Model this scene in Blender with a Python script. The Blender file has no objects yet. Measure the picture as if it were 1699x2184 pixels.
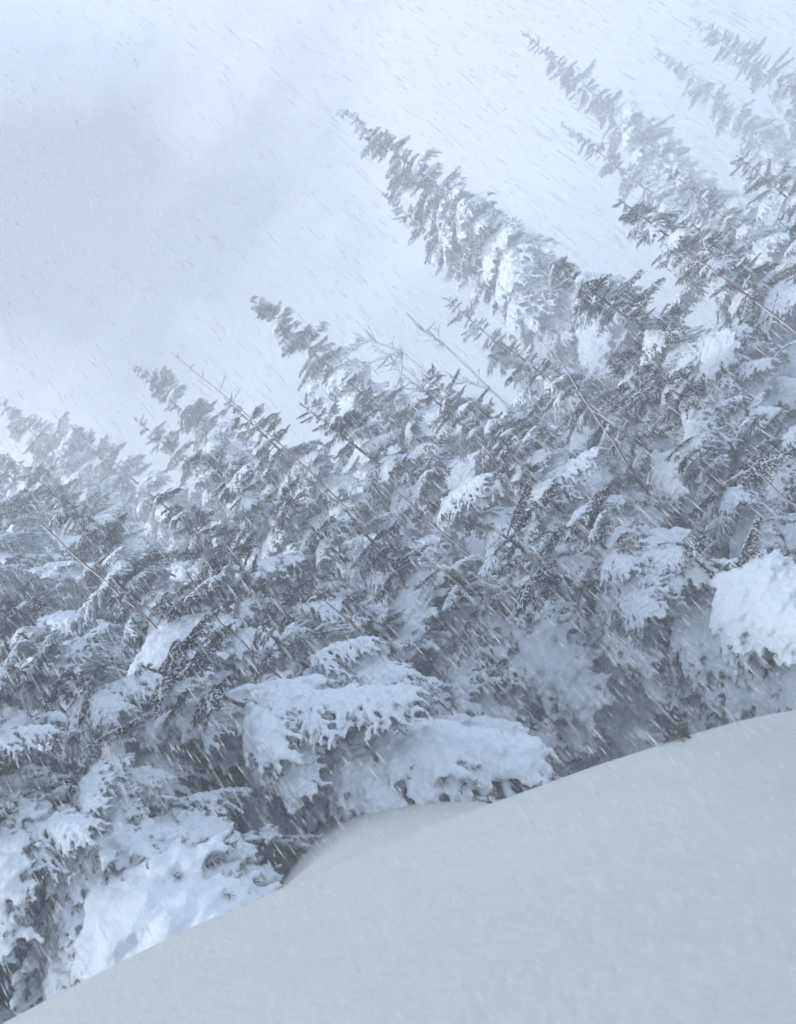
import bpy, math, random
import numpy as np
from mathutils import Matrix, Vector

R = math.radians
sc = bpy.context.scene
col = sc.collection

# ------------------------------------------------------------------ camera
PITCH, ROLL = 5.0, 48.0
FPX = 2342.0                      # focal length in units of a 1699 x 2184 picture
cam_d = bpy.data.cameras.new('camera')
cam = bpy.data.objects.new('camera', cam_d)
col.objects.link(cam)
cam.matrix_world = Matrix.Rotation(R(90 + PITCH), 4, 'X') @ Matrix.Rotation(R(-ROLL), 4, 'Z')
cam_d.sensor_fit = 'VERTICAL'
cam_d.sensor_height = 36.0
cam_d.sensor_width = 28.0
cam_d.lens = 36.0 * FPX / 2184.0
cam_d.clip_start = 0.05
cam_d.clip_end = 2000
cam_d.dof.use_dof = True
cam_d.dof.focus_distance = 10.0
cam_d.dof.aperture_fstop = 3.6
sc.camera = cam

# ------------------------------------------------------------------ sky and sun
SUN_AZ, SUN_EL = -112.0, 34.0       # azimuth to the right of +Y, elevation
w = bpy.data.worlds.new('World')
sc.world = w
w.use_nodes = True
nt = w.node_tree
nt.nodes.clear()
def wn(t, **k):
    n = nt.nodes.new(t)
    for a, b in k.items():
        setattr(n, a, b)
    return n
sky = wn('ShaderNodeTexSky', sky_type='NISHITA', sun_disc=False)
sky.sun_elevation = R(SUN_EL)
sky.sun_rotation = R(SUN_AZ)
sky.air_density = 1.0
sky.dust_density = 1.5
tc = wn('ShaderNodeTexCoord')
mp = wn('ShaderNodeMapping')                       # where the cloud sheet thins and thickens
mp.inputs['Location'].default_value = (-8.51, -1.39, 1.45)
mp.inputs['Scale'].default_value = (1.0, 1.0, 1.6)
def noise(scale, detail):
    n = wn('ShaderNodeTexNoise')
    n.inputs['Scale'].default_value = scale
    n.inputs['Detail'].default_value = detail
    nt.links.new(mp.outputs['Vector'], n.inputs['Vector'])
    return n
def ramp(p0, c0, p1, c1):
    r = wn('ShaderNodeValToRGB')
    r.color_ramp.elements[0].position = p0; r.color_ramp.elements[0].color = (*c0, 1)
    r.color_ramp.elements[1].position = p1; r.color_ramp.elements[1].color = (*c1, 1)
    return r
ns_sheet = noise(1.3, 1.0)                          # broad bright and dull parts of the cloud sheet
cloud = ramp(0.34, (9.6, 13.2, 19.4), 0.60, (20.0, 22.2, 26.0))
ns_gap = noise(2.3, 5.0)                            # thin places where blue shows through
gap = ramp(0.35, (0.36, 0.36, 0.36), 0.54, (0.85, 0.85, 0.85))
mix = wn('ShaderNodeMix', data_type='RGBA')
bg = wn('ShaderNodeBackground')
bg.inputs['Strength'].default_value = 0.052
wo = wn('ShaderNodeOutputWorld')
L = nt.links.new
L(tc.outputs['Generated'], mp.inputs['Vector'])
L(ns_sheet.outputs['Fac'], cloud.inputs['Fac'])
L(ns_gap.outputs['Fac'], gap.inputs['Fac'])
L(gap.outputs['Color'], mix.inputs['Factor'])
L(sky.outputs['Color'], mix.inputs['A'])
L(cloud.outputs['Color'], mix.inputs['B'])
L(mix.outputs['Result'], bg.inputs['Color'])
L(bg.outputs['Background'], wo.inputs['Surface'])

sun_d = bpy.data.lights.new('sun', 'SUN')
sun_d.energy = 3.7
sun_d.angle = R(12)
sun_d.color = (1.0, 0.985, 0.965)
sun = bpy.data.objects.new('sun', sun_d)
col.objects.link(sun)
sdir = Vector((math.sin(R(SUN_AZ)) * math.cos(R(SUN_EL)), math.cos(R(SUN_AZ)) * math.cos(R(SUN_EL)), math.sin(R(SUN_EL))))
sun.rotation_euler = sdir.to_track_quat('Z', 'Y').to_euler()

sc.view_settings.view_transform = 'Standard'
sc.view_settings.look = 'None'
sc.view_settings.gamma = 1.0
sc.view_settings.exposure = 0.05
sc.view_settings.use_curve_mapping = False
sc.render.engine = 'CYCLES'
sc.cycles.max_bounces = 6
sc.cycles.diffuse_bounces = 2
sc.cycles.volume_bounces = 3
sc.cycles.transparent_max_bounces = 4
sc.cycles.use_denoising = True
sc.cycles.use_adaptive_sampling = True
sc.cycles.adaptive_threshold = 0.03
sc.cycles.adaptive_min_samples = 16

HAZE_DENSITY = 0.0205
HAZE_G = 0.0

# ------------------------------------------------------------------ helpers
CR_, SR_ = math.cos(R(ROLL)), math.sin(R(ROLL))
CP_, SP_ = math.cos(R(PITCH)), math.sin(R(PITCH))
def at(px, py, y):
    """world point at depth y that the picture (1699 x 2184) shows at px, py"""
    dx, dy = px - 849.5, py - 1092.0
    u = CR_ * dx - SR_ * dy
    v = -SR_ * dx - CR_ * dy
    X, Y, Z = u, FPX * CP_ - v * SP_, FPX * SP_ + v * CP_
    return Vector((X / Y * y, y, Z / Y * y))

def smooth(t):
    t = np.clip(t, 0, 1)
    return t * t * (3 - 2 * t)

def vnoise(x, y, seed=0):
    xi, yi = np.floor(x).astype(int), np.floor(y).astype(int)
    xf, yf = x - xi, y - yi
    def h(a, b):
        n = (a * 374761393 + b * 668265263 + seed * 144269) & 0x7fffffff
        n = ((n ^ (n >> 13)) * 1274126177) & 0x7fffffff
        return (n & 0xffff) / 65535.0
    sx, sy = xf * xf * (3 - 2 * xf), yf * yf * (3 - 2 * yf)
    return (h(xi, yi) * (1 - sx) + h(xi + 1, yi) * sx) * (1 - sy) + (h(xi, yi + 1) * (1 - sx) + h(xi + 1, yi + 1) * sx) * sy

YC = 4.2
def ground_z(x, y):
    x, y = np.asarray(x, float), np.asarray(y, float)
    s = 14 * np.tanh(x / 14)
    zc = -0.945 - 0.56 * s - 0.035 * np.clip(np.where(np.abs(x) < 4, x * x, 16), 0, 16)
    zc = zc - 0.25 * np.clip(x, 0, 1) ** 2
    yc = YC + 0.12 * np.sin(x * 0.9 + 0.6)
    near = 0.10 * (np.minimum(y, yc) - yc)
    drop = 1.6 * (1 - np.exp(-np.clip(y - yc, 0, 99) / 2.8)) + 0.02 * np.clip(y - 8, 0, 60)
    ridge = np.exp(-((x + 0.235 * y) / (0.13 * y + 0.1)) ** 2) * np.exp(-((y - 6.0) / 3.1) ** 4)
    drop = drop * (1 - 0.80 * ridge)
    und = (vnoise(x * 0.45, y * 0.45, 1) - 0.5) * 0.5 * smooth((y - 5.5) / 4) + (vnoise(x * 1.1, y * 1.1, 2) - 0.5) * 0.03
    return zc + near - drop + und

def mesh_obj(name, verts, faces, mats, parent=None, smooth_shade=True, mat_idx=None):
    me = bpy.data.meshes.new(name)
    me.from_pydata([tuple(v) for v in verts], [], [tuple(f) for f in faces])
    for m in (mats if isinstance(mats, (list, tuple)) else [mats]):
        me.materials.append(m)
    if mat_idx is not None:
        me.polygons.foreach_set('material_index', np.asarray(mat_idx, dtype=np.int32))
    me.polygons.foreach_set('use_smooth', [smooth_shade] * len(me.polygons))
    me.update()
    o = bpy.data.objects.new(name, me)
    col.objects.link(o)
    o.parent = parent
    return o

def fast_mesh(name, V, F, mats, mat_idx=None, smooth_shade=False):
    """V (n,3), F (m,k) arrays, one face size"""
    me = bpy.data.meshes.new(name)
    V = np.asarray(V, np.float32); F = np.asarray(F, np.int32)
    m, k = F.shape
    me.vertices.add(len(V)); me.vertices.foreach_set('co', V.ravel())
    me.loops.add(m * k); me.loops.foreach_set('vertex_index', F.ravel())
    me.polygons.add(m)
    me.polygons.foreach_set('loop_start', np.arange(0, m * k, k, dtype=np.int32))
    me.polygons.foreach_set('loop_total', np.full(m, k, np.int32))
    for mm in mats:
        me.materials.append(mm)
    if mat_idx is not None:
        me.polygons.foreach_set('material_index', np.asarray(mat_idx, np.int32))
    me.polygons.foreach_set('use_smooth', np.full(m, smooth_shade, bool))
    me.update(calc_edges=True)
    me.validate()
    return me

def tag(o, label, cat, group=None, kind=None):
    o['label'] = label
    o['category'] = cat
    if group: o['group'] = group
    if kind: o['kind'] = kind
    return o

# ------------------------------------------------------------------ materials
def new_mat(name):
    m = bpy.data.materials.new(name)
    m.use_nodes = True
    t = m.node_tree
    return m, t, t.nodes['Principled BSDF'], t.links.new

def snow_mat(name, scale, bump, base=(0.76, 0.84, 0.92), base2=(0.83, 0.89, 0.95)):
    m, t, p, l = new_mat(name)
    c = t.nodes.new('ShaderNodeTexCoord')
    n = t.nodes.new('ShaderNodeTexNoise'); n.inputs['Scale'].default_value = scale; n.inputs['Detail'].default_value = 4
    n2 = t.nodes.new('ShaderNodeTexNoise'); n2.inputs['Scale'].default_value = scale * 5; n2.inputs['Detail'].default_value = 2
    l(c.outputs['Object'], n.inputs['Vector']); l(c.outputs['Object'], n2.inputs['Vector'])
    mx = t.nodes.new('ShaderNodeMix'); mx.data_type = 'RGBA'
    mx.inputs['A'].default_value = (*base, 1); mx.inputs['B'].default_value = (*base2, 1)
    l(n.outputs['Fac'], mx.inputs['Factor']); l(mx.outputs['Result'], p.inputs['Base Color'])
    p.inputs['Roughness'].default_value = 0.75
    p.inputs['Specular IOR Level'].default_value = 0.25
    ad = t.nodes.new('ShaderNodeMath'); ad.operation = 'ADD'
    l(n.outputs['Fac'], ad.inputs[0]); l(n2.outputs['Fac'], ad.inputs[1])
    b = t.nodes.new('ShaderNodeBump'); b.inputs['Strength'].default_value = bump; b.inputs['Distance'].default_value = 0.02
    l(ad.outputs[0], b.inputs['Height']); l(b.outputs['Normal'], p.inputs['Normal'])
    return m

def frosted_mat(name, dark, dark2, frost, amount, scale):
    """needles or bark dusted with rime where it clings in patches"""
    m, t, p, l = new_mat(name)
    c = t.nodes.new('ShaderNodeTexCoord')
    n = t.nodes.new('ShaderNodeTexNoise'); n.inputs['Scale'].default_value = scale; n.inputs['Detail'].default_value = 3
    n2 = t.nodes.new('ShaderNodeTexNoise'); n2.inputs['Scale'].default_value = scale * 0.23
    l(c.outputs['Object'], n.inputs['Vector']); l(c.outputs['Object'], n2.inputs['Vector'])
    r = t.nodes.new('ShaderNodeValToRGB')
    r.color_ramp.elements[0].position = 0.66 - amount * 0.4
    r.color_ramp.elements[1].position = 0.76 - amount * 0.4
    l(n.outputs['Fac'], r.inputs['Fac'])
    d = t.nodes.new('ShaderNodeMix'); d.data_type = 'RGBA'
    d.inputs['A'].default_value = (*dark, 1); d.inputs['B'].default_value = (*dark2, 1)
    l(n2.outputs['Fac'], d.inputs['Factor'])
    mx = t.nodes.new('ShaderNodeMix'); mx.data_type = 'RGBA'
    l(r.outputs['Color'], mx.inputs['Factor']); l(d.outputs['Result'], mx.inputs['A'])
    mx.inputs['B'].default_value = (*frost, 1)
    l(mx.outputs['Result'], p.inputs['Base Color'])
    p.inputs['Roughness'].default_value = 0.8
    p.inputs['Specular IOR Level'].default_value = 0.2
    return m

M_GROUND = snow_mat('drifted_snow', 5.0, 0.20, (0.60, 0.615, 0.59), (0.655, 0.67, 0.64))
M_SNOW = snow_mat('branch_snow', 14.0, 0.3)
M_NEEDLE = frosted_mat('rimed_needles', (0.020, 0.024, 0.026), (0.055, 0.032, 0.026), (0.72, 0.80, 0.88), 0.46, 45)
M_NEEDLE_TOP = frosted_mat('thin_rimed_needles', (0.030, 0.038, 0.036), (0.060, 0.050, 0.042), (0.70, 0.74, 0.78), 0.08, 45)
M_TWIG = frosted_mat('twig_bark', (0.055, 0.022, 0.014), (0.12, 0.042, 0.024), (0.7, 0.74, 0.78), 0.25, 30)
M_BARK = frosted_mat('spruce_bark', (0.045, 0.032, 0.026), (0.09, 0.055, 0.040), (0.74, 0.77, 0.8), 0.42, 9)
M_RED = frosted_mat('red_sapling_bark', (0.16, 0.045, 0.022), (0.26, 0.080, 0.036), (0.76, 0.79, 0.82), 0.12, 14)
M_RIME = frosted_mat('thick_rime', (0.55, 0.56, 0.58), (0.6, 0.6, 0.62), (0.82, 0.86, 0.90), 0.9, 20)

# ------------------------------------------------------------------ ground
def axis_steps(pts):
    out = []
    for a, b, n in pts:
        out += list(np.linspace(a, b, n, endpoint=False))
    return np.array(out + [pts[-1][1]])
gx = axis_steps([(-80, -12, 40), (-12, -5, 50), (-5, 4, 130), (4, 14, 60), (14, 80, 44)])
gy = axis_steps([(-14, 0, 20), (0, 3, 30), (3, 9, 130), (9, 25, 90), (25, 130, 60)])
GX, GY = np.meshgrid(gx, gy)
GZ = ground_z(GX, GY)
nx, ny = len(gx), len(gy)
V = np.stack([GX.ravel(), GY.ravel(), GZ.ravel()], 1)
ii = (np.arange(ny - 1)[:, None] * nx + np.arange(nx - 1)[None, :]).ravel()
F = np.stack([ii, ii + 1, ii + nx + 1, ii + nx], 1)
me = fast_mesh('snow_ground', V, F, [M_GROUND], smooth_shade=True)
ground = bpy.data.objects.new('snow_ground', me)
col.objects.link(ground)
ground['kind'] = 'structure'
ground['label'] = 'smooth snow covered hillside with a drift crest'

# ------------------------------------------------------------------ bough prototypes
def ico(sub):
    bpy.ops.mesh.primitive_ico_sphere_add(subdivisions=sub, radius=1)
    o = bpy.context.object
    v = np.array([x.co[:] for x in o.data.vertices]); f = np.array([p.vertices[:] for p in o.data.polygons])
    me = o.data
    bpy.data.objects.remove(o); bpy.data.meshes.remove(me)
    return v, f
ICO_V, ICO_F = ico(2)

def blob_mesh(name, cen, rad, voxel, mat, disp=0.0, dscale=0.1, smooth_it=2, close=0.0):
    """union of ellipsoids melted into one lumpy skin of snow"""
    cen, rad = np.asarray(cen), np.asarray(rad) + close
    n = len(cen)
    V = (ICO_V[None] * rad[:, None, :] + cen[:, None, :]).reshape(-1, 3)
    F = (ICO_F[None] + (np.arange(n) * len(ICO_V))[:, None, None]).reshape(-1, 3)
    me = fast_mesh(name + '_raw', V, F, [mat])
    o = bpy.data.objects.new('tmp', me)
    col.objects.link(o)
    rm = o.modifiers.new('r', 'REMESH'); rm.mode = 'VOXEL'; rm.voxel_size = voxel
    if close:                                             # swell, melt together, shrink back: small holes close up
        cm = o.modifiers.new('c', 'DISPLACE'); cm.strength = -close * 0.9; cm.mid_level = 0.0
    if smooth_it:
        sm = o.modifiers.new('s', 'SMOOTH'); sm.factor = 0.5; sm.iterations = smooth_it
    if disp:
        tx = bpy.data.textures.new('d', 'CLOUDS'); tx.noise_scale = dscale; tx.noise_depth = 3
        dm = o.modifiers.new('d', 'DISPLACE'); dm.texture = tx; dm.strength = disp; dm.mid_level = 0.5
        dm.texture_coords = 'LOCAL'
    dg = bpy.context.evaluated_depsgraph_get()
    dg.update()
    out = bpy.data.meshes.new_from_object(o.evaluated_get(dg))
    out.name = name
    out.materials.clear(); out.materials.append(mat)
    out.polygons.foreach_set('use_smooth', np.full(len(out.polygons), True))
    bpy.data.objects.remove(o); bpy.data.meshes.remove(me)
    return out

class Strands:
    def __init__(s):
        s.V = []; s.F = []; s.M = []; s.n = 0
    def add(s, V, F, m):
        V = np.asarray(V, float); F = np.asarray(F, int)
        s.V.append(V); s.F.append(F + s.n); s.M.append(np.full(len(F), m)); s.n += len(V)
    def tube(s, P, r0, r1, m, sides=4):
        P = np.asarray(P, float); k = len(P)
        T = np.gradient(P, axis=0); T /= np.linalg.norm(T, axis=1, keepdims=True) + 1e-9
        ref = np.array([0, 0, 1.0]) if abs(T[:, 2]).mean() < 0.8 else np.array([1.0, 0, 0])
        A = np.cross(T, ref); A /= np.linalg.norm(A, axis=1, keepdims=True) + 1e-9
        B = np.cross(T, A)
        rr = np.linspace(r0, r1, k)[:, None]
        rings = [P + rr * (math.cos(a) * A + math.sin(a) * B) for a in np.linspace(0, 2 * math.pi, sides, endpoint=False)]
        Vv = np.stack(rings, 1).reshape(-1, 3)
        F = []
        for i in range(k - 1):
            for j in range(sides):
                a, b = i * sides + j, i * sides + (j + 1) % sides
                F += [(a, b, b + sides), (a, b + sides, a + sides)]
        s.add(Vv, F, m)
    def needles(s, rng, P, per_m, ln, wd, m):
        """needle blades bristling from a twig"""
        P = np.asarray(P, float)
        seg = np.linalg.norm(np.diff(P, axis=0), axis=1); tot = seg.sum()
        n = max(4, int(tot * per_m))
        t = np.sort(rng.random(n)) * tot
        cum = np.concatenate([[0], np.cumsum(seg)])
        base = np.stack([np.interp(t, cum, P[:, i]) for i in range(3)], 1)
        ti = np.clip(np.searchsorted(cum, t) - 1, 0, len(seg) - 1)
        T = (np.diff(P, axis=0) / (seg[:, None] + 1e-9))[ti]
        rnd = rng.normal(size=(n, 3)); rnd -= (rnd * T).sum(1, keepdims=True) * T
        rnd /= np.linalg.norm(rnd, axis=1, keepdims=True) + 1e-9
        d = rnd * 0.75 + T * 0.7
        ll = ln * (0.6 + 0.7 * rng.random((n, 1)))
        side = np.cross(d, rng.normal(size=(n, 3))); side /= np.linalg.norm(side, axis=1, keepdims=True) + 1e-9
        Vv = np.stack([base - side * wd, base + side * wd, base + d * ll], 1).reshape(-1, 3)
        s.add(Vv, np.arange(n * 3).reshape(-1, 3), m)
    def mesh(s, name, mats, smooth_shade=False):
        return fast_mesh(name, np.concatenate(s.V), np.concatenate(s.F), mats, np.concatenate(s.M), smooth_shade)

def make_bough(seed, fam):
    """a spruce bough 1.5 m long growing along +X from the origin; fam: loaded, medium, light"""
    rng = np.random.default_rng(seed)
    Lb = 1.5
    droop = {'loaded': 0.42, 'medium': 0.34, 'light': 0.16}[fam] * (0.8 + 0.4 * rng.random())
    k = 18
    s = np.linspace(0, 1, k)
    wob = np.cumsum(rng.normal(size=k)) * 0.012
    ax = np.stack([Lb * s * (1 - 0.12 * droop * s), wob - wob[0], -droop * Lb * s ** 1.7 + 0.10 * Lb * droop * s ** 4], 1)
    st = Strands()
    st.tube(ax, 0.016, 0.004, 0, 5)
    cen, rad = [], []
    def snow_along(P, r0, r1, cover, flat=0.8, lump=0.35, reach=1.0):
        P = np.asarray(P)
        seg = np.linalg.norm(np.diff(P, axis=0), axis=1).sum()
        n = max(3, int(seg * reach / (0.55 * (r0 + r1) / 2)))
        ph, fq = rng.random() * 6.28, 2 + rng.random() * 3
        for i in range(n):
            t = i / (n - 1) * reach
            if 0.5 + 0.5 * math.sin(ph + fq * t * 6.28 * 0.6) > cover + 0.15 * rng.normal():
                continue
            r = (r0 + (r1 - r0) * t) * (1 + lump * rng.normal() * 0.6)
            r = max(r, 0.45 * r1)
            p = np.array([np.interp(t * (len(P) - 1), np.arange(len(P)), P[:, j]) for j in range(3)])
            p = p + rng.normal(size=3) * r * 0.2
            p[2] += r * flat * 0.55
            cen.append(p); rad.append((r, r, r * flat))
    kN = {'loaded': 620, 'medium': 560, 'light': 620}[fam]
    nd = {'loaded': 0.036, 'medium': 0.032, 'light': 0.032}[fam]
    st.needles(rng, ax[5:], kN, nd, 0.0022, 1)
    nside = 15
    for sd in (-1, 1):
        for i in range(nside):
            t = 0.14 + 0.83 * (i + rng.random() * 0.8) / nside
            o = np.array([np.interp(t * (k - 1), np.arange(k), ax[:, j]) for j in range(3)])
            ln = Lb * (0.36 * (1 - t) ** 0.75 * min(1, t / 0.22) + 0.07) * (0.7 + 0.6 * rng.random())
            if fam == 'light': ln *= 0.85
            ang = R(38 + 22 * rng.random() + 12 * (1 - t)) * sd
            slope = np.gradient(ax[:, 2]) / np.gradient(ax[:, 0])
            sl = np.interp(t * (k - 1), np.arange(k), slope)
            d = np.array([math.cos(ang), math.sin(ang), sl * math.cos(ang) * 0.9 + 0.10 * rng.normal()])
            q = np.linspace(0, 1, 8)
            hang = {'loaded': 0.55, 'medium': 0.6, 'light': 0.25}[fam] * (0.5 + rng.random())
            tw = o + d * ln * q[:, None]
            tw[:, 2] -= hang * ln * q ** 2
            tw[:, 1] -= 0.12 * sd * ln * q ** 2
            st.tube(tw, 0.006, 0.002, 0, 3)
            st.needles(rng, tw, kN, nd, 0.0026, 1)
            if fam == 'loaded':
                snow_along(tw, 0.060, 0.022, 0.93, 0.62, 0.22, 0.82 + 0.18 * rng.random())
            elif fam == 'medium':
                snow_along(tw, 0.042, 0.016, 0.92, 0.78, 0.3, 0.78 + 0.2 * rng.random())
            else:
                snow_along(tw, 0.013, 0.008, 0.30, 0.9)
            nsub = int(2 + ln / 0.085)
            for j in range(nsub):
                ss = 1 if j % 2 else -1
                tt = 0.2 + 0.75 * (j + rng.random()) / nsub
                oo = np.array([np.interp(tt * 7, np.arange(8), tw[:, c]) for c in range(3)])
                l2 = ln * 0.34 * (1.15 - tt) * (0.6 + 0.8 * rng.random()) + 0.035
                a2 = ang + ss * R(45 + 15 * rng.random())
                q2 = np.linspace(0, 1, 5)
                dd = np.array([math.cos(a2), math.sin(a2), -0.25 + 0.2 * rng.normal()])
                t2 = oo + dd * l2 * q2[:, None]
                t2[:, 2] -= hang * 0.9 * l2 * q2 ** 2
                st.tube(t2, 0.003, 0.0015, 0, 3)
                st.needles(rng, t2, kN, nd * 0.9, 0.0026, 1)
                if fam == 'loaded':
                    if rng.random() < 0.82: snow_along(t2, 0.040, 0.016, 0.92, 0.65, 0.2, 0.58 + 0.38 * rng.random())
                elif fam == 'medium':
                    if rng.random() < 0.75: snow_along(t2, 0.021, 0.011, 0.85, 0.85)
                elif rng.random() < 0.35:
                    snow_along(t2, 0.010, 0.008, 0.5)
    if fam == 'loaded':
        snow_along(ax[2:], 0.075, 0.035, 0.95, 0.75)
        for i in range(14):                               # pillows bridging neighbouring twigs
            t = 0.30 + 0.62 * rng.random()
            o = np.array([np.interp(t * (k - 1), np.arange(k), ax[:, j]) for j in range(3)])
            r = (0.11 + 0.11 * rng.random()) * (1.1 - 0.8 * t)
            off = float(np.clip(rng.normal(), -1.2, 1.2)) * 0.16 * (1.1 - t)
            o = o + np.array([0, off, 0.02 - abs(off) * 0.35])
            cen.append(o); rad.append((r * 1.5, r * 1.2, r * 0.42))
            for j in range(4):
                r2 = r * (0.45 + 0.3 * rng.random())
                cen.append(o + np.array([rng.uniform(-1, 1) * r * 0.9, rng.uniform(-1, 1) * r * 0.7, rng.random() * 0.2 * r - 0.05 * r])); rad.append((r2 * 1.2, r2, r2 * 0.7))
    elif fam == 'medium':
        snow_along(ax[2:], 0.045, 0.018, 0.9, 0.8)
        for i in range(4):
            t = 0.2 + 0.6 * rng.random()
            o = np.array([np.interp(t * (k - 1), np.arange(k), ax[:, j]) for j in range(3)])
            r = 0.05 + 0.06 * rng.random()
            cen.append(o + np.array([0, rng.normal() * 0.1, 0.01])); rad.append((r * 1.4, r, r * 0.55))
    else:
        snow_along(ax[2:], 0.018, 0.010, 0.6, 0.85)
    mats = [M_TWIG, M_NEEDLE_TOP if fam == 'light' else M_NEEDLE]
    bm_ = st.mesh('bough_' + fam, mats)
    vox = {'loaded': 0.0105, 'medium': 0.0085, 'light': 0.006}[fam]
    sn = blob_mesh('snow_' + fam, cen, rad, vox, M_SNOW, {'loaded': 0.035, 'medium': 0.025, 'light': 0.010}[fam], {'loaded': 0.11}.get(fam, 0.06), {'loaded': 4, 'medium': 2, 'light': 0}[fam], {'loaded': 0.016, 'medium': 0.008, 'light': 0.0}[fam])
    return bm_, sn

BOUGHS = {}
for fam, nvar in (('loaded', 5), ('medium', 5), ('light', 3)):
    BOUGHS[fam] = [make_bough(100 * len(fam) + i, fam) for i in range(nvar)]

def join_meshes(a, b, name):
    """needles and snow of a bough in one mesh, for trees too far off to show them apart"""
    va = np.empty(len(a.vertices) * 3, np.float32); a.vertices.foreach_get('co', va)
    vb = np.empty(len(b.vertices) * 3, np.float32); b.vertices.foreach_get('co', vb)
    def tris(me):
        me.calc_loop_triangles()
        t = np.empty(len(me.loop_triangles) * 3, np.int32); me.loop_triangles.foreach_get('vertices', t)
        m = np.empty(len(me.loop_triangles), np.int32); me.loop_triangles.foreach_get('material_index', m)
        return t.reshape(-1, 3), m
    ta, ma = tris(a); tb, mb = tris(b)
    return fast_mesh(name, np.concatenate([va.reshape(-1, 3), vb.reshape(-1, 3)]), np.concatenate([ta, tb + len(va) // 3]),
                     list(a.materials) + [M_SNOW], np.concatenate([ma, np.full(len(tb), len(a.materials))]), True)
JOINED = {f: [join_meshes(b, s, 'snowy_bough_' + f) for b, s in v] for f, v in BOUGHS.items()}

# ------------------------------------------------------------------ spruces
def spruce(tip, label, group, radius, seed, near=True, lean=(0, 0), load=0.6, step=0.34, start=0.5, density=5):
    """a spruce whose leader ends at the world point tip, standing on the ground below it"""
    rng = np.random.default_rng(seed)
    bx, by = tip.x - lean[0], tip.y - lean[1]
    bz = float(ground_z(bx, by)) - 0.15
    H = tip.z - bz
    root = bpy.data.objects.new('spruce_tree', None)
    col.objects.link(root)
    root.location = (bx, by, bz)
    root.empty_display_size = 0.3
    tag(root, label, 'spruce', group)
    n = 16
    q = np.linspace(0, 1, n)
    wob = np.cumsum(rng.normal(size=(n, 2)), 0) * 0.012 * H / n * 2
    P = np.stack([lean[0] * q ** 1.6 + wob[:, 0] * (1 - q), lean[1] * q ** 1.6 + wob[:, 1] * (1 - q), H * q], 1)
    st = Strands()
    st.tube(P, 0.009 * H + 0.02, 0.005, 0, 10)
    st.needles(rng, P[int(n * 0.85):], 500, 0.03, 0.0022, 1)
    me = st.mesh('trunk', [M_BARK, M_NEEDLE_TOP], True)
    tr = bpy.data.objects.new('trunk', me); col.objects.link(tr); tr.parent = root
    a0, asy = rng.random() * 6.28, 0.10 + 0.22 * rng.random()
    gph = rng.random(4) * 6.28
    z = start
    ga = rng.random() * 6.28
    while z < H - 0.06:
        t = z / H
        # crown outline: widest low, long tapering top
        Lr = radius * ((1 - t) ** 0.9) * (0.95 + 0.08 * math.sin(z * 3.1 + seed)) + 0.07 + 0.05 * min(1, (1 - t) * 8)
        cnt = density
        ga += 0.9 + rng.random()
        for j in range(cnt):
            a = ga + j * 2 * math.pi / cnt + rng.normal() * (0.22 if t < 0.7 else 0.9)
            ll = Lr * (0.72 + 0.5 * rng.random()) * (1 if t < 0.7 else 0.75 + 0.6 * rng.random())
            ll *= (1 + asy * math.cos(a - a0)) * (1 + 0.16 * math.sin(2 * a + z * 1.3 + gph[0]) + 0.16 * math.sin(3 * a - z * 2.1 + gph[1]))
            if rng.random() < 0.10: continue
            if rng.random() < 0.08: ll *= 1.3
            zz = min(H - 0.03, z + rng.normal() * (0.08 if t < 0.7 else 0.12))
            if t > 0.80: fam = 'light' if rng.random() > load * 0.35 else 'medium'
            elif t > 0.55: fam = rng.choice(['light', 'medium', 'loaded'], p=[0.45 * (1 - load), 1 - 0.45 * (1 - load) - 0.62 * load, 0.62 * load])
            else: fam = 'loaded' if rng.random() < load else 'medium'
            idx = int(rng.integers(len(BOUGHS[fam])))
            pitch = (0.55 + 0.3 * rng.normal()) * smooth((t - 0.7) / 0.3) - (0.22 + 0.42 * load) * (1 - t) - 0.06 + rng.normal() * 0.08
            pos = (np.interp(zz / H, q, P[:, 0]), np.interp(zz / H, q, P[:, 1]), zz)
            sc_ = ll / 1.45
            thick = sc_ * (0.9 + 0.3 * rng.random()) * (1.25 if sc_ < 0.5 else 1.0)
            mw = Matrix.Translation(pos) @ Matrix.Rotation(a, 4, 'Z') @ Matrix.Rotation(-float(pitch), 4, 'Y') @ Matrix.Rotation(rng.normal() * 0.15, 4, 'X') @ Matrix.Diagonal((sc_, sc_ * (1.05 + 0.25 * rng.random()) * (1.0 if t < 0.7 else 1.35), thick, 1))
            if near:
                b = bpy.data.objects.new('bough', BOUGHS[fam][idx][0]); col.objects.link(b)
                b.parent = root; b.matrix_local = mw
                s = bpy.data.objects.new('snow_load', BOUGHS[fam][idx][1]); col.objects.link(s); s.parent = b
            else:
                b = bpy.data.objects.new('bough', JOINED[fam][idx]); col.objects.link(b)
                b.parent = root; b.matrix_local = mw
        z += step * (0.8 + 0.4 * rng.random()) * (0.24 + 0.76 * min(1, (1 - t) * 1.7))
    return root

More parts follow.
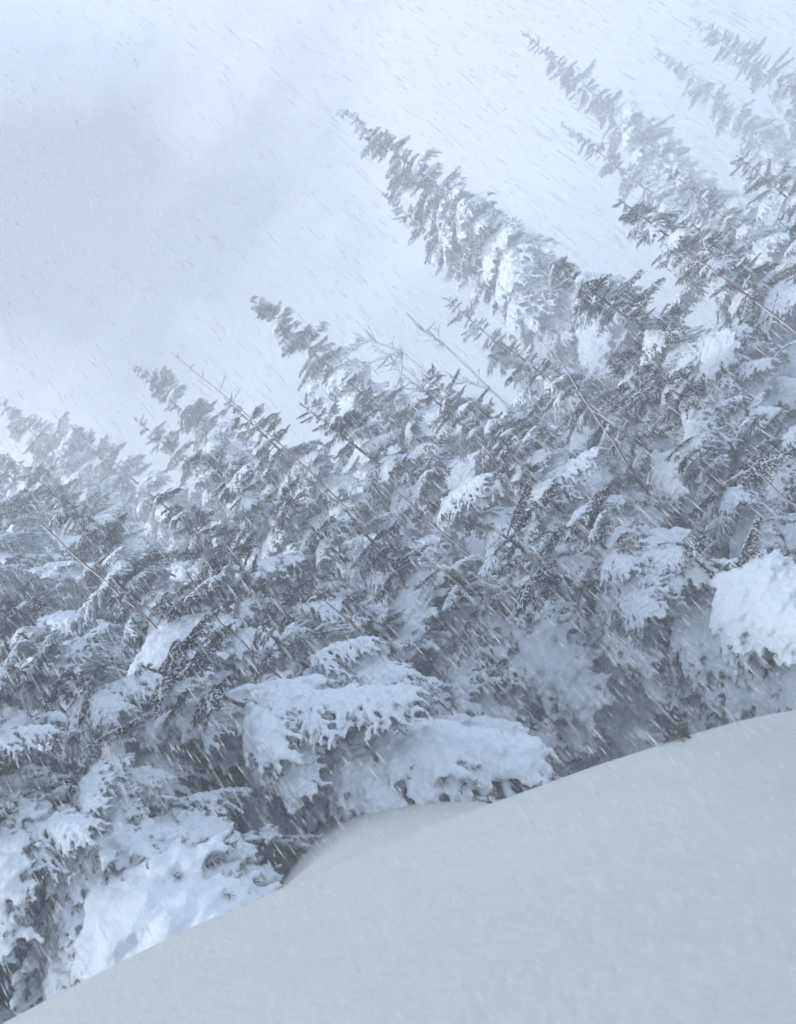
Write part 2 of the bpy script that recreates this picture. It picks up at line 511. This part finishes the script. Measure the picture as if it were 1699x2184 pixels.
G_FAR, G_MID, G_NEAR = 'tall spruces fading into the blizzard', 'spruces in the middle of the wood', 'snow laden spruces behind the drift'
TREES = [
    # tip x, tip y, depth, radius, load, zone, label
    (1108, 62, 43.9, 3.04, 0.35, 'far', 'tall pale spruce with slender leaning tip fading into white sky'),
    (1200, 265, 40.6, 2.28, 0.4, 'far', 'small pale spruce tip beside the taller fading spruce'),
    (1395, 100, 50.4, 2.89, 0.4, 'far', 'faintest slim spruce tip almost lost in the whiteout'),
    (1478, 40, 45.5, 3.19, 0.4, 'far', 'tall faded spruce at the edge of the wood below white sky'),
    (1640, 150, 39, 3.04, 0.5, 'far', 'broad faded spruce with snow pads under the white sky'),
    (1800, 100, 42.2, 3.34, 0.5, 'far', 'faded spruce farthest down the slope in the whiteout'),
    (-5, 850, 34.1, 3.04, 0.35, 'far', 'dark blue grey spruce top at the edge of the wood'),
    (150, 905, 30.9, 2.74, 0.5, 'far', 'rimed spruce between two dark spruce tops'),
    (725, 232, 29.3, 3.23, 0.6, 'mid', 'tallest dark tipped spruce standing clear against the blowing snow'),
    (815, 412, 29.9, 2.27, 0.4, 'mid', 'narrow dark spruce tucked against the tallest spruce'),
    (950, 635, 25.6, 1.79, 0.4, 'mid', 'small dark spruce tip behind the frosted bare twigs'),
    (540, 640, 24.4, 2.51, 0.4, 'mid', 'lone dark pointed spruce above the rimed thicket'),
    (293, 788, 26.8, 2.15, 0.4, 'mid', 'dark spruce with bent tip beside the lone pointed one'),
    (285, 890, 24.4, 1.79, 0.35, 'mid', 'short dark spruce below the bent tipped one'),
    (1180, 560, 13, 1.9, 0.9, 'mid', 'spruce with thick drooping snow pads under the tallest spruce'),
    (1480, 480, 14, 2, 0.8, 'mid', 'snow padded spruce in front of the faded trees'),
    (1660, 470, 11, 1.7, 0.9, 'mid', 'snow heavy spruce beside the snow plastered red sapling'),
    (900, 830, 13, 1.6, 0.8, 'mid', 'snow bowed spruce under the frosted bare twigs'),
    (640, 860, 13, 1.5, 0.5, 'mid', 'rimed spruce with dark hollows below the lone pointed one'),
    (420, 960, 12.5, 1.5, 0.5, 'mid', 'rimed spruce crowded among dark lower trunks'),
    (110, 1050, 12, 1.5, 0.55, 'mid', 'drooping rimed spruce beside the thin reddish sapling'),
    (1330, 760, 10, 1.6, 0.95, 'near', 'spruce buried in wide snow pillows beside the long red sapling'),
    (1060, 930, 9, 1.4, 0.95, 'near', 'stout snow pillar spruce with rounded white top'),
    (740, 1090, 9, 1.4, 0.7, 'near', 'rimed young spruce with many bare twig ends showing'),
    (470, 1160, 8.5, 1.3, 0.6, 'near', 'ragged young spruce half covered by clotted snow'),
    (200, 1200, 8.5, 1.3, 0.65, 'near', 'ragged young spruce above the long snow shelf'),
    (1590, 880, 9, 1.6, 0.95, 'near', 'spruce under a deep snow mantle below the snow heavy one'),
    (1230, 1110, 7.2, 1.3, 1.0, 'near', 'low spruce smothered in snow behind the drift'),
    (900, 1190, 8.4, 1.2, 0.9, 'near', 'young spruce with rounded snow caps beside the drift gap'),
    (560, 1340, 6.8, 1.1, 0.85, 'near', 'young spruce sagging beside the drift gap'),
    (1480, 1190, 6.6, 1.2, 0.9, 'near', 'low spruce with bare brown twig ends at the drift crest'),
    (300, 1420, 5.9, 1.1, 1.0, 'near', 'bowed young spruce with broad snow lumps by the drift'),
    (20, 1420, 6.4, 1.2, 1.0, 'near', 'young spruce under a broad snow shelf'),
    (-60, 1640, 5.6, 1.0, 1.0, 'near', 'low spruce clotted with soft snow lumps under the snow shelf'),
    (40, 985, 21, 2.2, 0.4, 'mid', 'broad dark spruce filling the gap under the thin leaning spire'),
    (-70, 930, 24, 2.4, 0.4, 'mid', 'dark spruce uphill of the thin leaning spire'),
    (1320, 425, 16, 2.0, 0.8, 'mid', 'snow padded spruce between the tallest spruce and the faded ones'),
    (1430, 365, 24, 2.4, 0.5, 'mid', 'greyed spruce just in front of the faintest tip'),
    (1570, 330, 21, 2.4, 0.6, 'mid', 'greyed snowy spruce behind the reddish sapling'),
    (1075, 735, 14.5, 1.7, 0.85, 'mid', 'snow padded spruce filling the gap below the tallest spruce'),
    (905, 800, 15.5, 1.6, 0.8, 'mid', 'white topped spruce in front of the frosted bare twigs'),
    (745, 815, 15, 1.5, 0.7, 'mid', 'rimed spruce leaning against the lone pointed one'),
    (480, 850, 16, 1.6, 0.55, 'mid', 'rimed spruce behind the slender bare sapling'),
    (1000, 860, 12, 1.6, 0.9, 'mid', 'broad snow padded spruce below the frosted bare twigs'),
    (-150, 960, 17, 1.7, 0.5, 'mid', 'rimed spruce right behind the drooping one'),
    (-170, 1130, 12, 1.6, 0.6, 'mid', 'wide rimed spruce uphill of the drooping one'),
    (560, 1010, 11, 1.4, 0.6, 'mid', 'slim rimed spruce hemmed in by ragged young spruces'),
    (850, 990, 11, 1.5, 0.75, 'mid', 'snowy spruce beside the stout snow pillar'),
    (330, 1060, 11, 1.4, 0.55, 'mid', 'rimed spruce with grey hollows above the ragged young spruces'),
    (1160, 800, 11.5, 1.5, 0.85, 'mid', 'white padded spruce behind the stout snow pillar'),
    (1440, 950, 8.2, 1.4, 0.95, 'near', 'young spruce bent under snow below the long red sapling'),
    (1040, 1120, 7.8, 1.2, 0.9, 'near', 'squat young spruce at the foot of the stout snow pillar'),
    (1660, 1130, 6.6, 1.2, 0.9, 'near', 'low spruce under a snow hood at the downhill end of the drift crest'),
    (-40, 1260, 8.5, 1.4, 0.8, 'near', 'snowy spruce behind the broad snow shelf'),
    (740, 1270, 8.4, 1.1, 0.8, 'near', 'young spruce with dark twig fringe behind the drift gap'),
    (-320, 1500, 5.5, 1.1, 1.0, 'near', 'clotted spruce uphill of the small sunken one by the drift'),
    (-110, 1500, 5.2, 1.0, 1.0, 'near', 'small spruce sunk in soft snow against the drift'),
    (-260, 1020, 13.5, 1.8, 0.6, 'mid', 'tall rimed spruce farthest uphill in the wood'),
    (-120, 1150, 10, 1.5, 0.7, 'mid', 'rimed spruce closing the gap uphill of the thin sapling'),
    (-330, 1290, 8.6, 1.5, 0.8, 'near', 'snowy spruce uphill of the broad snow shelf'),
    (-330, 1400, 6.8, 1.3, 0.9, 'near', 'drooping spruce uphill behind the clotted ones'),
    (-430, 1790, 5.4, 1.0, 1.0, 'near', 'lowest clotted spruce at the upper end of the drift'),
    (150, 1560, 5.4, 0.9, 1.0, 'near', 'smallest bowed spruce with lumpy snow beside the drift'),
]
TOP = 0.0
for k, (x, y, h, rad_) in enumerate([(-8.6, 3.4, 9.5, 2.0), (-2.2, -6.2, 10.0, 2.0), (1.0, -5.2, 10.5, 2.0), (4.4, -4.2, 11.0, 2.0), (7.0, -1.6, 11.0, 2.0)]):
    gz = float(ground_z(x, y))                            # unseen spruces added uphill and behind the camera to shade the foreground bank
    spruce(Vector((x, y, gz + h)), ['spruce uphill of the drift beside the clotted ones', 'spruce in the open row behind the drift, first from the uphill end', 'spruce in the open row behind the drift, second from the uphill end', 'spruce in the open row behind the drift, third from the uphill end', 'spruce at the downhill end of the open row behind the drift'][k], 'spruces in the open row behind the drift',
           rad_, 700 + k, near=False, load=0.6, step=0.55, start=1.2)
for i, (px, py, y, rad_, load, zone, label) in enumerate(TREES):
    TOP = max(TOP, at(px, py, y).z)
    grp = {'far': G_FAR, 'mid': G_MID, 'near': G_NEAR}[zone]
    rr = random.Random(i)
    o = spruce(at(px, py, y), label, grp, rad_, 500 + i, near=(zone == 'near'), load=min(1.0, load + {'far': 0.1, 'mid': 0.34, 'near': 0.15}[zone]),
               lean=(rr.uniform(-.45, .35), rr.uniform(-.3, .3)), step={'far': 0.55, 'mid': 0.36 if y < 20 else 0.45, 'near': 0.28}[zone],
               start=0.35)
    print('TREE', i, round(o.location.x, 1), round(o.location.y, 1), round(o.location.z, 1), 'H', round(at(px, py, y).z - o.location.z, 1), len(o.children))

# ------------------------------------------------------------------ bare saplings
def part(name, st, mats, parent, smooth_shade=True):
    o = bpy.data.objects.new(name, st.mesh(name, mats, smooth_shade)); col.objects.link(o); o.parent = parent
    return o

def sapling(tip, label, seed, ntw=9, thick=1.0, depth_below=3.2):
    """a leafless young tree: reddish stem, short side twigs, wind packed snow on one side"""
    rng = np.random.default_rng(seed)
    bz = float(ground_z(tip.x, tip.y)) - 0.1
    H = tip.z - bz
    root = bpy.data.objects.new('bare_sapling', None); col.objects.link(root)
    root.location = (tip.x, tip.y, bz); root.empty_display_size = 0.2
    tag(root, label, 'sapling', 'leafless saplings among the spruces')
    n = 22; q = np.linspace(0, 1, n)
    wob = np.cumsum(rng.normal(size=(n, 2)), 0) * 0.012
    wob -= wob[-1] * q[:, None]
    bow = rng.normal(size=2) * 0.08 * H
    wob += bow * (q * (1 - q) * 2)[:, None]
    P = np.stack([wob[:, 0], wob[:, 1], H * q], 1)
    r0 = (0.009 + 0.0035 * H) * thick
    st = Strands(); st.tube(P, r0, 0.004 * thick, 0, 7)
    stem = part('stem', st, [M_RED], root)
    cs = Strands()                                        # crust of blown snow along the windward side
    a = 2
    while a < n - 3:
        b = min(n - 1, a + int(rng.integers(3, 7)))
        rr = r0 + (0.004 - r0) * q[a]
        seg = P[a:b + 1] + np.array([-0.75, -0.25, 0.0]) * rr
        cs.tube(seg, rr * 0.7, rr * 0.45, 0, 6)
        a = b + int(rng.integers(1, 3))
    cr_ = part('snow_crust', cs, [M_SNOW], stem)
    for k in range(ntw):
        t = 1 - 0.96 * (k + 0.4 + 0.4 * rng.random()) / ntw * min(1, depth_below / H)
        o = np.array([np.interp(t, q, P[:, j]) for j in range(3)])
        a = rng.random() * 6.28
        ln = (0.10 + 0.30 * (1 - t) * H / 2.5) * (0.6 + 0.7 * rng.random())
        qq = np.linspace(0, 1, 6)[:, None]
        d = np.array([math.cos(a), math.sin(a), 0.75])
        tw = o + d * ln * qq + rng.normal(size=(6, 3)) * 0.008 * qq
        tw[:, 2] -= 0.45 * ln * (qq[:, 0] ** 2)
        ts = Strands(); ts.tube(tw, 0.0045 * thick, 0.002, 0, 5)
        for m in range(5):
            i0 = int(rng.integers(1, 5)); a2 = a + rng.normal() * 0.8
            q3 = np.linspace(0, 1, 4)[:, None]
            ts.tube(tw[i0] + np.array([math.cos(a2), math.sin(a2), 0.4]) * ln * 0.4 * q3, 0.003, 0.0015, 0, 4)
        t_o = part('twig', ts, [M_RED], root)
        if rng.random() < 0.8:
            sn = Strands(); sn.tube(tw[1:] + np.array([0, 0, 0.006]), 0.010, 0.006, 0, 6)
            part('snow_load', sn, [M_SNOW], t_o)
    return root

for i, (px, py, y, ntw, th, label) in enumerate([
    (1185, 750, 9.3, 12, 0.95, 'long reddish bare sapling crossing the snow padded spruces'),
    (1455, 530, 10.0, 8, 0.9, 'reddish bare sapling plastered with snow below the faded trees'),
    (55, 1090, 8.2, 9, 0.8, 'thin reddish bare sapling beside the drooping rimed spruce'),
    (365, 750, 15.5, 12, 0.6, 'slender bare sapling poking up between two dark spruces'),
    (395, 1210, 7.6, 6, 0.75, 'short brown bare sapling among ragged young spruces'),
    (650, 1235, 7.8, 7, 0.75, 'twiggy brown bare sapling near the drift gap'),
    (850, 1050, 8.8, 7, 0.85, 'bare sapling with orange bark beside the snowy young spruces'),
    (1580, 985, 7.6, 7, 0.75, 'thin bare sapling by the low hooded spruce'),
]):
    sapling(at(px, py, y), label, 900 + i, ntw, th)

# a bare bush thick with rime, standing above the snowy spruces
rng = np.random.default_rng(31)
base = at(985, 830, 17.0)
gz = float(ground_z(base.x, base.y))
bush = bpy.data.objects.new('frosted_bush', None); col.objects.link(bush)
bush.location = (base.x, base.y, gz); bush.empty_display_size = 0.2
tag(bush, 'bare bush with white rimed branches reaching into the open snowy air', 'bush')
def rime_branch(p0, d, ln, r, depth, parent):
    q = np.linspace(0, 1, 8)[:, None]
    P = p0 + d * ln * q + np.cumsum(rng.normal(size=(8, 3)), 0) * 0.010 * min(ln, 1.0)
    st = Strands(); st.tube(P, r, r * 0.6, 0, 7)
    for k in range(int(ln * 26)):                         # rime feathers growing into the wind
        i0 = int(rng.integers(0, 8))
        qq = np.linspace(0, 1, 3)[:, None]
        st.tube(P[i0] + (np.array([-0.6, -0.5, 0.5]) + rng.normal(size=3) * 0.6) * r * 1.7 * qq, r * 0.55, r * 0.2, 0, 5)
    o = part('stem' if depth == 0 else 'twig', st, [M_RIME], parent)
    if depth < 2:
        for k in range(6 - depth):
            i0 = int(rng.integers(5 if depth == 0 else 2, 8))
            dd = d + rng.normal(size=3) * 0.85; dd /= np.linalg.norm(dd)
            rime_branch(P[i0], dd, (0.60 if depth == 0 else 0.3) * (0.6 + 0.7 * rng.random()), r * 0.78, depth + 1, o if depth == 0 else parent)
for k, (px, py) in enumerate([(862, 745), (945, 722), (822, 760)]):
    tp = np.array(at(px, py, 17.0 + 0.25 * (k - 1.5)) - Vector((base.x, base.y, gz)))
    o0 = np.array([0.0, 0.0, -0.1]) + np.array([0.06 * (k - 1.5), 0.05 * k, 0])
    d = tp - o0; ln = np.linalg.norm(d)
    rime_branch(o0, d / ln, ln, 0.030, 0, bush)

# ------------------------------------------------------------------ dry sprigs poking through the drift
for i, (px, py, y, n, h, label) in enumerate([
    (1046, 1712, 4.25, 5, 0.07, 'small dry sprig poking out where the drift crest meets the gap'),
    (1462, 1572, 4.22, 8, 0.13, 'dark dry sprig fanning out on the drift crest'),
    (1130, 1665, 4.5, 4, 0.09, 'tiny dark sprig on the drift below the smothered spruce'),
]):
    rng = np.random.default_rng(60 + i)
    p = at(px, py, y)
    root = bpy.data.objects.new('dry_sprig', None); col.objects.link(root)
    root.location = (p.x, p.y, float(ground_z(p.x, p.y)) - 0.01); root.empty_display_size = 0.05
    tag(root, label, 'sprig', 'dry sprigs in the drift')
    for k in range(n):
        a = rng.random() * 6.28
        q = np.linspace(0, 1, 6)[:, None]
        ln = h * (0.6 + 0.8 * rng.random())
        P = np.array([rng.normal() * 0.012, rng.normal() * 0.012, 0]) + np.array([0.6 * math.cos(a), 0.6 * math.sin(a), 1.0]) * ln * q
        P[:, 2] -= 0.5 * ln * q[:, 0] ** 2.5
        st = Strands(); st.tube(P, 0.003, 0.0015, 0, 5)
        st.needles(rng, P[2:], 500, 0.014, 0.0012, 1)
        part('stem', st, [M_TWIG, M_NEEDLE], root)

# ------------------------------------------------------------------ falling snow
rng = np.random.default_rng(7)
N = 130000
yy = 1.0 + 16 * rng.random(N) ** 1.0
uu = (rng.random(N) - 0.5) * 1.5
vv = (rng.random(N) - 0.5) * 1.5 + 0.06
C = np.stack([uu * yy, yy, vv * yy], 1)
keep = C[:, 2] > ground_z(C[:, 0], C[:, 1]) + 0.05
C = C[keep]; yy = yy[keep]; N = len(C)
D = np.array([-0.10, -0.45, -1.0]) + rng.normal(size=(N, 3)) * 0.03
D /= np.linalg.norm(D, axis=1, keepdims=True)
ln = (0.014 + 0.07 * rng.random(N) ** 2.0) * np.minimum(1, yy / 4.5)
wd = (0.0008 + 0.0026 * rng.random(N) ** 3.5) * np.minimum(1, yy / 5.0)
A = np.cross(D, rng.normal(size=(N, 3))); A /= np.linalg.norm(A, axis=1, keepdims=True)
B = np.cross(D, A)
V = np.stack([C - D * ln[:, None], C + A * wd[:, None], C + B * wd[:, None], C - A * wd[:, None], C - B * wd[:, None], C + D * ln[:, None]], 1).reshape(-1, 3)
oct_ = np.array([(0, 1, 2), (0, 2, 3), (0, 3, 4), (0, 4, 1), (5, 2, 1), (5, 3, 2), (5, 4, 3), (5, 1, 4)])
F = (oct_[None] + (np.arange(N) * 6)[:, None, None]).reshape(-1, 3)
mf, t_, p_, l_ = new_mat('snowflake')
p_.inputs['Base Color'].default_value = (0.9, 0.92, 0.94, 1)
p_.inputs['Roughness'].default_value = 0.6
tr_ = t_.nodes.new('ShaderNodeBsdfTranslucent'); tr_.inputs['Color'].default_value = (0.9, 0.92, 0.95, 1)
ms_ = t_.nodes.new('ShaderNodeMixShader'); ms_.inputs[0].default_value = 0.5
l_(p_.outputs[0], ms_.inputs[1]); l_(tr_.outputs[0], ms_.inputs[2]); l_(ms_.outputs[0], t_.nodes['Material Output'].inputs['Surface'])
fs = bpy.data.objects.new('falling_snow', fast_mesh('falling_snow', V, F, [mf], smooth_shade=True))
col.objects.link(fs)
tag(fs, 'wind driven snowflakes slanting through the air', 'snow', kind='stuff')

# ------------------------------------------------------------------ haze
bpy.ops.mesh.primitive_cube_add(size=1)
hz = bpy.context.object
hz.name = 'haze'
lo = np.array([-81, -15, float(GZ.min()) - 1.0]); hi = np.array([81, 131, TOP + 0.6])
hz.location = (lo + hi) / 2
hz.scale = hi - lo
mh = bpy.data.materials.new('blowing_snow_haze')
mh.use_nodes = True
mh.node_tree.nodes.clear()
pv = mh.node_tree.nodes.new('ShaderNodeVolumePrincipled')
pv.inputs['Color'].default_value = (0.905, 0.956, 1.0, 1)
pv.inputs['Density'].default_value = HAZE_DENSITY
pv.inputs['Anisotropy'].default_value = HAZE_G
ho = mh.node_tree.nodes.new('ShaderNodeOutputMaterial')
mh.node_tree.links.new(pv.outputs[0], ho.inputs['Volume'])
hz.data.materials.append(mh)
tag(hz, 'pale blizzard haze filling the air over the hillside', 'haze', kind='stuff')
